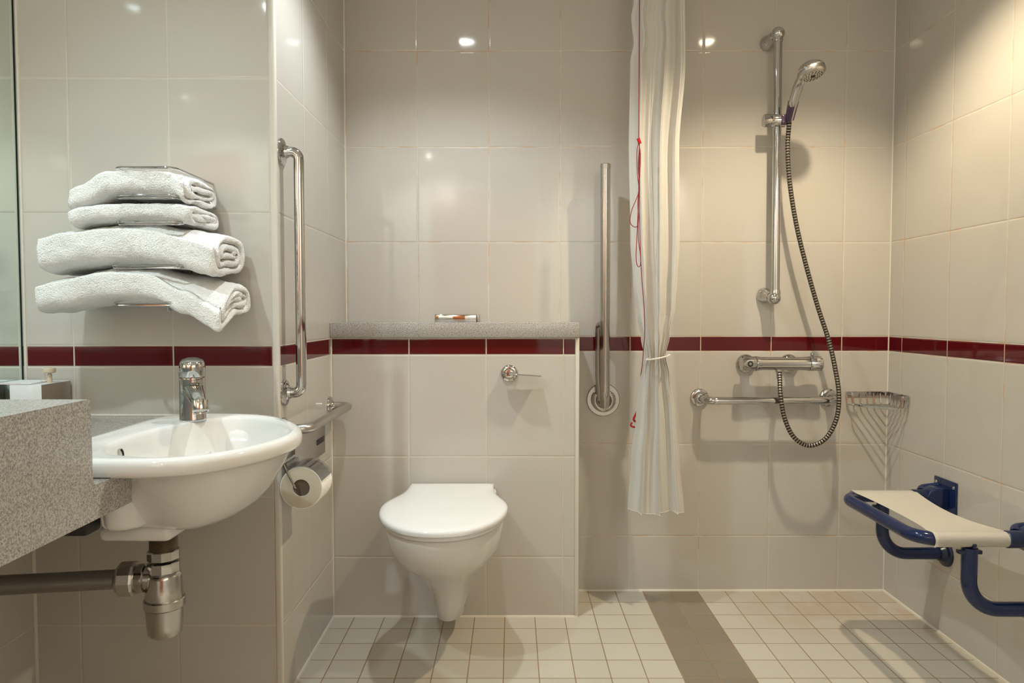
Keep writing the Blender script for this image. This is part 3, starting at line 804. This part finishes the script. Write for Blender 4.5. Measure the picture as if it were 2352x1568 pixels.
# ------------------------------------------------------------------ folded-up support rail
r = thing('fold_up_grab_rail', 'chrome fold-up support rail standing upright right of the shelf', 'grab rail', (.658, 0, .69))
b = NB(); lathe(b, (.655, 0, .690), (0, -1, 0), [(0, 0), (0, .059), (.006, .059), (.009, .0565), (.009, .040), (.006, .038), (.006, 0)], n=56); mesh_obj('wall_plate', b, M['chrome_dull'], r)
b = NB(); arc = []
for k in range(15):
    a = math.radians(140 + k * 260 / 14 - 0); arc.append((.655 + math.cos(a) * .031, -.018, .690 + math.sin(a) * .031))
sweep(b, arc, .0125, n=16); mesh_obj('hinge_fork', b, M['chrome_dull'], r)
b = NB(); sweep(b, smooth_path([(.6545, -.050, .675), (.650, -.085, .72), (.646, -.1, 1.485)], .03), .0172, n=26); mesh_obj('front_tube', b, M['chrome_dull'], r)
b = NB(); lathe(b, (.646, -.1, 1.482), (0, 0, 1), [(0, 0), (0, .0178), (.014, .0178), (.016, .016), (.016, 0)], n=30); mesh_obj('end_cap', b, M['steel'], r)
b = NB(); sweep(b, smooth_path([(.642, -.022, .69), (.636, -.030, .78), (.634, -.032, .955), (.650, -.085, .965)], .02), .0125, n=20); mesh_obj('rear_tube', b, M['steel'], r)

# ------------------------------------------------------------------ shower curtain
r = thing('shower_curtain', 'white shower curtain tied in the middle, hanging by the back wall', 'curtain', (.81, -.22, .32))
YC = -.20
LT = [(0, 1459), (30, 1453), (90, 1459), (135, 1451), (330, 1448), (550, 1452), (640, 1459), (720, 1468), (780, 1478), (818, 1485), (850, 1477), (960, 1467), (1060, 1455), (1186, 1447)]
RT = [(0, 1577), (130, 1578), (340, 1563), (550, 1565), (640, 1560), (700, 1556), (770, 1543), (818, 1533), (860, 1543), (960, 1557), (1060, 1566), (1186, 1576)]
CD = CAM.y
def cur_lr(z):
    # invert: find py for z at YC
    f = (z - CAM.z) / (YC - CAM.y); ang = math.atan(f) - PITCH; py = 784 - FPX * math.tan(ang)
    l = lerp_table(LT, py); rr_ = lerp_table(RT, py)
    return at(l, py, 'y', YC).x, at(rr_, py, 'y', YC).x, py
b = NB(); NZ = 110; NU = 160; PLE = 2.6
rows_ = []
ztop, zbot = ZC - .03, .333
for i in range(NZ + 1):
    z = ztop + (zbot - ztop) * i / NZ
    l, rr_, py = cur_lr(max(z, .3))
    pinch = math.exp(-((z - .853) / .10) ** 2); row = []
    for k in range(NU + 1):
        u_ = k / NU
        n1 = noise.noise(Vector((u_ * 2.2, z * .8, 2))); n2 = noise.noise(Vector((u_ * 7, z * 1.6, 5))); n3 = noise.noise(Vector((u_ * 16, z * 3.0, 11)))
        ph = 2 * PI * PLE * u_ + 1.6 * n1 + .6
        # broad soft folds: a nearly flat front with a few creases
        fold = .014 * math.cos(ph) + .007 * math.cos(2.3 * ph + 1.0) + .006 * n2
        fold *= (1 - .35 * pinch); fold += .0035 * n3 + pinch * .007 * math.sin(u_ * 2 * PI * 9)
        x = l + (rr_ - l) * u_ + .010 * math.sin(ph) * math.sin(PI * u_) * (1 - .7 * pinch)
        y = YC + fold + .030 * (abs(2 * u_ - 1) ** 2.2)
        zz = z + (.005 * math.sin(ph * .5 + 1) + .010 * noise.noise(Vector((u_ * 3, 1, 1)))) * (i / NZ) ** 6
        row.append(b.verts.new((x, y, zz)))
    rows_.append(row)
for i in range(NZ):
    for k in range(NU):
        b.faces.new((rows_[i][k], rows_[i][k + 1], rows_[i + 1][k + 1], rows_[i + 1][k]))
seam_pts = [rows_[i][int(NU * .40)].co + Vector((0, -.0012, 0)) for i in range(0, NZ + 1)]
hem_pts = [v.co + Vector((0, -.001, .004)) for v in rows_[NZ]]
mesh_obj('curtain_cloth', b, M['curtain'], r, angle=180)
b = NB(); sweep(b, seam_pts, .0011, n=6); mesh_obj('seam', b, M['thread'], r)
b = NB(); sweep(b, hem_pts, .0012, n=6); mesh_obj('hem', b, M['thread'], r)
b = NB(); band = []
for k in range(28):
    a = 2 * PI * k / 28; band.append((.806 + math.cos(a) * .0375, YC - .008 + math.sin(a) * .034, .853 + .008 * math.cos(a)))
sweep(b, band, .0028, n=8, closed=True); mesh_obj('tie_band', b, M['thread'], r)
# rail above, out of the picture
rl = thing('curtain_rail', 'white curtain rail under the ceiling at the shower edge', 'curtain rail', (.81, -1.0, ZC - .03))
b = NB(); sweep(b, [(.81, 0, ZC - .02), (.81, -1.9, ZC - .02)], .010, n=14); mesh_obj('rail', b, M['white'], rl)

# red alarm cord
r = thing('alarm_pull_cord', 'red emergency pull cord hanging in front of white curtain', 'cord', (.72, -.25, .6))
YK = YC - .062
def kc(px, py, y=YK): return at(px, py, 'y', y)
b = NB(); top = kc(1468, 0); sweep(b, [Vector((top.x, YK, ZC)), kc(1469, 2), kc(1467, 322)], .0014, n=8); mesh_obj('upper_cord', b, M['redcord'], r)
b = NB(); sweep(b, [kc(1466, 318), kc(1470, 330)], .0055, n=12); mesh_obj('knot', b, M['red'], r)
b = NB()
sweep(b, catmull([kc(1467, 328), kc(1463, 350), kc(1464, 400), kc(1467, 440), kc(1452, 480), kc(1447, 506), kc(1452, 518), kc(1463, 520), kc(1467, 500), kc(1465, 470), kc(1468, 420), kc(1466, 380), kc(1469, 335)], 6, False), .0013, n=7)
sweep(b, catmull([kc(1468, 330), kc(1471, 360), kc(1468, 430), kc(1464, 520), kc(1461, 590), kc(1465, 611), kc(1471, 608), kc(1471, 585), kc(1466, 540), kc(1467, 440), kc(1469, 335)], 6, False), .0013, n=7)
mesh_obj('looped_cord', b, M['redcord'], r)
b = NB()
sweep(b, catmull([kc(1469, 330, YK - .002), kc(1469, 480, YK - .002), kc(1471, 580, YK), kc(1475, 650, YK + .003), kc(1479, 700, YK + .004), kc(1481, 760, YK + .012), kc(1478, 800, YC - .02), kc(1476, 830, YC + .02), kc(1470, 880, YC + .055), kc(1468, 938, YC + .06)], 6, False), .0013, n=7)
mesh_obj('lower_cord', b, M['redcord'], r)
b = NB(); YH = YC + .06
tri = [kc(1465, 941, YH), kc(1452, 968, YH), kc(1478, 967, YH)]
c_ = sum(tri, Vector()) / 3
sweep(b, smooth_path([tri[0] + (tri[1] - tri[0]) * .02, tri[1], tri[2], tri[0] + (tri[2] - tri[0]) * .02], .008, 5), .0036, n=12)
sweep(b, catmull([kc(1452, 970, YH), kc(1449, 975, YH), kc(1451, 979, YH), kc(1460, 981, YH), kc(1475, 983, YH), kc(1486, 981, YH)], 4, False), .0030, n=10)
mesh_obj('triangle_handle', b, M['red'], r)

# ------------------------------------------------------------------ shower riser rail, slider, handset, hose
RXr, RYr = 1.238, -.060
r = thing('shower_riser_rail', 'tall chrome vertical riser rail holding the hand shower', 'shower rail', (RXr, 0, 1.03))
b = NB(); sweep(b, [(RXr - .002, RYr, 1.925), (RXr + .002, RYr, 1.065)], .0142, n=24); mesh_obj('pole', b, M['chrome'], r)
for z, up_ in ((1.945, 1), (1.048, -1)):
    b = NB(); lathe(b, (RXr - .018, 0, z - .012 * up_), (.25, -1, .15 * up_), [(0, 0), (0, .0265), (.012, .0265), (.02, .024), (.03, .021), (.05, .0205), (.055, 0)], n=36)
    bmesh.ops.create_uvsphere(b, u_segments=28, v_segments=18, radius=.0225, matrix=Matrix.Translation((RXr - .002, RYr, z)))
    lathe(b, (RXr - .002 * up_, RYr, z - .028 * up_), (0, 0, up_), [(0, 0), (0, .0165), (.012, .0175), (.02, .017), (.02, 0)], n=28)
    mesh_obj('wall_bracket', b, M['chrome'], r)
SZ = 1.650
r2 = mesh_obj('slider', (lambda bb: (lathe(bb, (RXr - .052, RYr - .012, SZ), (1, 0, 0), [(0, 0), (0, .019), (.002, .0215), (.024, .0215), (.0255, .0205), (.027, .0215), (.072, .0215), (.074, .020), (.074, 0)], n=36), bb)[1])(NB()), M['chrome'], r)
HBx = 1.232; H0 = Vector((1.266, -.100, 1.655)); H1 = Vector((1.268, -.150, 1.745)); 
b = NB()
hd_ = (H1 - H0).normalized(); u_, v_ = frame_of(hd_)
for (h0, h1) in ((-.012, .050),):
    rings = []
    for ro_, ri, hh_ in ((.0225, .017, h0), (.0245, .0185, h1)):
        pass
    n = 22; outer_, inner_ = [], []
    for hh_, ro_, ri_ in ((h0, .0150, .0115), (.02, .0165, .0135), (h1, .0180, .0155)):
        c = H0 + hd_ * hh_; oo, ii = [], []
        for k in range(n + 1):
            a = PI * .35 + (2 * PI - PI * .5) * k / n + PI * 1.15   # open clamp
            oo.append(c + u_ * math.cos(a) * ro_ + v_ * math.sin(a) * ro_); ii.append(c + u_ * math.cos(a) * ri_ + v_ * math.sin(a) * ri_)
        rings.append(oo + ii[::-1])
    loft(b, rings, cap0=True, cap1=True)
box(b, 1.240, 1.262, -.098, -.064, 1.632, 1.664, .004)
mesh_obj('handset_clamp', b, M['purple'], r)
# handset
r = thing('hand_shower', 'chrome hand shower head resting in the purple clamp', 'shower head', tuple(H0))
b = NB()
hc = catmull([H0 + hd_ * -.012, H0 + hd_ * .03, Vector((1.264, -.130, 1.695)), Vector((1.264, -.172, 1.738)), Vector((1.265, -.212, 1.760))], 6, False)
NRR = len(hc); sweep(b, hc, [.0105 + .0055 * math.sin(min(1, i / (NRR - 1) * 1.15) * PI * .5) for i in range(NRR)], n=26); mesh_obj('handle', b, M['chrome'], r)
hx_ = Vector((.20, -.22, -.95)).normalized(); HC = Vector((1.273, -.243, 1.762))
b = NB(); lathe(b, HC - hx_ * .026, hx_, [(0, 0), (.0006, .010), (.004, .022), (.010, .032), (.017, .0385), (.024, .0415), (.026, .0425), (.028, .0415), (.0285, .0)], n=48); mesh_obj('head_dome', b, M['chrome'], r)
b = NB(); lathe(b, HC - hx_ * .0, hx_, [(0, 0), (0, .041), (.008, .0425), (.017, .0400), (.022, .035), (.0235, .029), (.0235, 0)], n=48); mesh_obj('spray_face', b, M['steel'], r)
b = NB(); u_, v_ = frame_of(hx_)
for nr, rad in ((16, .027), (12, .0205), (8, .014)):
    for k in range(nr):
        a = 2 * PI * k / nr; c = HC + hx_ * .0225 + u_ * math.cos(a) * rad + v_ * math.sin(a) * rad; lathe(b, c, hx_, [(0, 0), (0, .0016), (.0028, .0012), (.0028, 0)], n=8)
lathe(b, HC + hx_ * .0225, hx_, [(0, 0), (0, .008), (.0022, .007), (.0022, 0)], n=20)
mesh_obj('spray_nozzles', b, M['dark'], r)

# hose
hpts = [H0 + hd_ * -.012, at(1812, 290, 'y', -.100), at(1809, 340, 'y', -.10), at(1814, 420, 'y', -.095), at(1828, 510, 'y', -.09), at(1849, 600, 'y', -.085), at(1877, 700, 'y', -.080), at(1903, 780, 'y', -.085),
        at(1919, 850, 'y', -.105), at(1927, 910, 'y', -.125), at(1920, 965, 'y', -.13), at(1895, 1008, 'y', -.125), at(1857, 1023, 'y', -.115), at(1823, 1003, 'y', -.115), at(1802, 960, 'y', -.112), at(1793, 910, 'y', -.106), at(1791, 870, 'y', -.082), at(1790, 856, 'y', -.07)]
fine = catmull(hpts, 60, False)
acc = [0.0]
for a_, c_ in zip(fine, fine[1:]): acc.append(acc[-1] + (c_ - a_).length)
TOT = acc[-1]; step = .0023; n_ = int(TOT / step); hp2 = []; j = 0
for k in range(n_ + 1):
    s = TOT * k / n_
    while j < len(acc) - 2 and acc[j + 1] < s: j += 1
    hp2.append(fine[j].lerp(fine[j + 1], (s - acc[j]) / max(1e-9, acc[j + 1] - acc[j])))
rad_ = [(.0083, .0083, .0072, .0072)[k % 4] for k in range(len(hp2))]
b = NB(); sweep(b, hp2, rad_, n=14, mifn=lambda i: 0 if i % 4 in (0,) else 1)
ho = thing('shower_hose', 'ribbed metal shower hose looping from hand shower to mixer', 'hose', tuple(hp2[-1]))
mesh_obj('ribbed_hose', b, [plain('hose rib', (.62, .58, .50), .2, metal=1.0), plain('hose groove', (.045, .035, .025), .4, metal=.4)], ho)
b = NB(); e0 = hp2[-1]; lathe(b, e0 + Vector((0, 0, -.022)), (0, 0, 1), [(0, 0), (0, .0085), (.004, .0098), (.022, .0105), (.022, 0)], n=24); mesh_obj('hose_nut', b, M['chrome'], ho)

# ------------------------------------------------------------------ thermostatic mixer
MZ = .822; MY = -.066
r = thing('thermostatic_shower_mixer', 'horizontal chrome thermostatic shower mixer bar below the red border', 'mixer', (1.26, 0, MZ))
b = NB(); lathe(b, (1.172, MY, MZ), (1, 0, 0), [(0, 0), (0, .0245), (.002, .0255), (.020, .0225), (.165, .0225), (.183, .0245), (.184, 0)], n=44); mesh_obj('bar_body', b, M['chrome'], r)
b = NB(); lathe(b, (1.124, MY, MZ), (1, 0, 0), [(0, 0), (0, .022), (.003, .0250), (.045, .0250), (.047, .0240), (.047, 0)], n=44); k1_ = mesh_obj('temperature_knob', b, M['chrome'], r)
b = NB(); lathe(b, (1.147, MY - .0235, MZ + .001), (0, -1, 0), [(0, 0), (0, .0105), (.003, .009), (.004, .005), (.002, .0045), (.002, 0)], n=24, mifn=lambda i: 1 if i >= 3 else 0); mesh_obj('stop_button', b, [M['dark'], M['chrome']], k1_)
b = NB(); lathe(b, (1.357, MY, MZ), (1, 0, 0), [(0, 0), (0, .0240), (.002, .0250), (.040, .0250), (.043, .022), (.043, 0)], n=44); k2_ = mesh_obj('flow_knob', b, M['chrome'], r)
b = NB()
for px_, zz_ in ((1.366, .030),):
    sweep(b, [(px_, MY, MZ + .02), (px_, MY - .004, MZ + zz_)], .0035, n=10)
    bmesh.ops.create_uvsphere(b, u_segments=16, v_segments=12, radius=.0065, matrix=Matrix.Translation((px_, MY - .006, MZ + zz_ + .003)))
lathe(b, (1.382, MY - .018, MZ + .014), (0, -1, .7), [(0, 0), (0, .009), (.004, .008), (.005, 0)], n=20)
mesh_obj('lever_stub', b, M['chrome'], k2_)
for x in (1.160, 1.312):
    b = NB(); lathe(b, (x, 0, MZ - .004), (0, -1, 0), [(0, 0), (0, .0335), (.004, .0335), (.010, .031), (.016, .022), (.018, .0165), (.055, .0160), (.055, 0)], n=40); mesh_obj('wall_rose', b, M['chrome'], r)
b = NB(); lathe(b, (e0.x, MY, MZ - .018), (0, 0, -1), [(0, 0), (0, .012), (.009, .0125), (.011, .0105), (.016, .010), (.016, 0)], n=24); mesh_obj('outlet', b, M['chrome'], r)

# ------------------------------------------------------------------ grab rail under mixer
r = thing('grab_rail', 'horizontal chrome grab rail below the shower mixer', 'grab rail', (1.22, 0, .69))
GZ = .697
b = NB(); sweep(b, smooth_path([(.998, -.004, GZ), (1.006, -.080, GZ - .002), (1.447, -.080, GZ - .002), (1.455, -.004, GZ)], .036, 10), .0136, n=24); mesh_obj('bar', b, M['chrome'], r)
for x in (.998, 1.455):
    b = NB(); flange(b, (x, 0, GZ), (0, -1, 0), R=.0325, h=.010, rt=.0135); mesh_obj('flange', b, M['chrome'], r)

# ------------------------------------------------------------------ corner soap basket
r = thing('corner_soap_basket', 'chrome wire soap basket in the shower corner', 'basket', (1.6, -.06, .67))
b = NB(); zt_ = .712
def strip(bm, pts, h, th_=.0022):
    """flat upright band along a path"""
    pts = [Vector(p) for p in pts]; ra_, rb_ = [], []
    for i, p in enumerate(pts):
        t_ = (pts[min(i + 1, len(pts) - 1)] - pts[max(i - 1, 0)]).normalized(); nn = Vector((-t_.y, t_.x, 0)) * th_ / 2
        ra_.append([p + nn + Vector((0, 0, h / 2)), p + nn - Vector((0, 0, h / 2)), p - nn - Vector((0, 0, h / 2)), p - nn + Vector((0, 0, h / 2))])
    loft(bm, ra_, cap0=True, cap1=True)
strip(b, smooth_path([(1.545, -.034, zt_), (1.517, -.034, zt_), (1.513, -.004, zt_), (1.6635, -.004, zt_), (1.6635, -.142, zt_), (1.640, -.150, zt_), (1.612, -.128, zt_)], [0, .010, .010, .010, .014, .012, 0], 5), .013)
mesh_obj('top_band', b, M['chrome'], r, angle=60)
for k in range(6):
    xo = 1.518 + k * .024; yo = -.140 + k * .022
    b = NB(); sweep(b, smooth_path([(xo, -.006, zt_), (xo, -.012, .674), (1.6585, yo, .674), (1.6615, yo, zt_)], .008, 4), .0022, n=8)
    mesh_obj('wire', b, M['chrome'], r)
b = NB(); sweep(b, smooth_path([(1.521, -.034, zt_), (1.526, -.040, .673), (1.630, -.146, .673), (1.640, -.148, zt_)], .009, 4), .0026, n=8); mesh_obj('front_wire', b, M['chrome'], r)

# ------------------------------------------------------------------ fold-down shower seat
r = thing('fold_down_shower_bench', 'navy tubular fold-down shower seat with cream sling on right wall', 'shower seat', (XR, -.55, .25))
SX, SYf, SYn, SZs, SR = 1.345, -.352, -.760, .4345, .0172
b = NB(); sweep(b, smooth_path([(XR - .072, SYf, SZs), (SX, SYf, SZs), (SX, SYn, SZs), (XR - .072, SYn, SZs)], .062, 12), SR, n=28); mesh_obj('frame_tube', b, M['blue'], r)
# sling
b = NB(); NX, NY = 14, 40; rows_ = []
def slx(v, i):  # front/back edges curve inward between the arms
    e = math.sin(PI * max(0, min(1, (v - .06) / .88))) ** .8
    x0_ = 1.374 + .030 * e; x1_ = 1.565 - .012 * e
    return x0_ + (x1_ - x0_) * i / NX
sec_ = []
for k in range(17):   # wraps the far arm
    a = math.radians(-80 + k * 170 / 16); sec_.append((SYf + math.sin(a) * 0 + math.cos(a) * (SR + .0015), SZs + math.sin(a) * (SR + .0015), 0.0))
sec_ = sec_[::1]
NN = 30
for k in range(1, NN):
    v_q = k / NN; sec_.append((SYf + (SYn - SYf) * v_q, SZs + SR + .0015 - .012 * math.sin(PI * v_q), v_q))
for k in range(17):
    a = math.radians(90 - k * 170 / 16); sec_.append((SYn - math.cos(a) * (SR + .0015), SZs + math.sin(a) * (SR + .0015), 1.0))
for (yy, zz, vq) in sec_: rows_.append([b.verts.new((slx(vq, i), yy, zz)) for i in range(NX + 1)])
for i in range(len(rows_) - 1):
    for k in range(NX): b.faces.new((rows_[i][k], rows_[i][k + 1], rows_[i + 1][k + 1], rows_[i + 1][k]))
bmesh.ops.solidify(b, geom=b.faces[:], thickness=.0016)
sl = mesh_obj('sling', b, M['canvas'], r, angle=60)
for x_ in (1.379, 1.560):
    for y_, s_ in ((SYf, 1), (SYn, -1)):
        ar = [(x_, y_ + s_ * math.cos(math.radians(a)) * (SR + .0022), SZs + math.sin(math.radians(a)) * (SR + .0022)) for a in range(-80, 95, 12)]
        b = NB(); sweep(b, ar, .0008, n=6); mesh_obj('hem_stitching', b, M['thread'], sl)
for y_, nm in ((SYf, 'far'), (SYn, 'near')):
    b = NB(); lathe(b, (XR - .070, y_, SZs), (-1, 0, 0), [(0, 0), (0, .0215), (.036, .0215), (.038, .0195), (.038, 0)], n=32); mesh_obj('sleeve', b, M['blue_mat'], r)
    b = NB()
    # hinge housing: rounded block reaching from plate to tube end
    prf = [(XR - .006, SZs + .030), (XR - .045, SZs + .030), (XR - .064, SZs + .022), (XR - .074, SZs + .004), (XR - .072, SZs - .016), (XR - .058, SZs - .032), (XR - .006, SZs - .036)]
    a_ = [b.verts.new((x, y_ - .022, z)) for x, z in prf]; c2 = [b.verts.new((x, y_ + .022, z)) for x, z in prf]
    for k in range(len(prf)): b.faces.new((a_[k], a_[(k + 1) % len(prf)], c2[(k + 1) % len(prf)], c2[k]))
    b.faces.new(a_); b.faces.new(c2)
    bmesh.ops.bevel(b, geom=b.edges[:], offset=.004, segments=3, profile=.5, affect='EDGES')
    mesh_obj('hinge_block', b, M['blue'], r)
    b = NB(); sweep(b, smooth_path([(XR - .004, y_ + .040, SZs + .022), (XR - .055, y_ + .040, SZs + .016), (XR - .070, y_ + .020, SZs + .010)], .02, 6), .012, n=16)
    mesh_obj('hinge_lug', b, M['blue'], r)
    b = NB(); box(b, XR - .007, XR, y_ - .052, y_ + .058, .362, .487, .003, 3); pl = mesh_obj('mounting_plate', b, M['blue'], r)
    for yy in (y_ - .040, y_ + .046):
        for zz in (.470, .380):
            b = NB(); lathe(b, (XR - .0065, yy, zz), (-1, 0, 0), [(0, 0), (0, .0055), (.0018, .0048), (.0018, .0028), (.0010, .0022), (.0010, 0)], n=18)
            mesh_obj('screw', b, M['steel'], pl)
    # support strut
    b = NB(); zs_ = .258
    sweep(b, smooth_path([(1.470, y_, SZs - .020), (1.470, y_, zs_), (XR - .004, y_, zs_)], .075, 12), .0182, n=26); mesh_obj('support_strut', b, M['blue'], r)
    b = NB(); flange(b, (XR, y_, zs_), (-1, 0, 0), R=.040, h=.010, rt=.020); mesh_obj('strut_flange', b, M['blue_mat'], r)
    b = NB(); box(b, 1.440, 1.498, y_ - .008, y_ + .008, SZs - .036, SZs - .026, .002)
    rg = []
    for k in range(11):
        a = math.radians(-160 + k * 14); rg.append((1.470, y_ + math.cos(a) * (SR + .004), SZs + math.sin(a) * (SR + .004)))
    sweep(b, rg, .0045, n=8)
    mesh_obj('saddle_clip', b, M['blue_mat'], r)
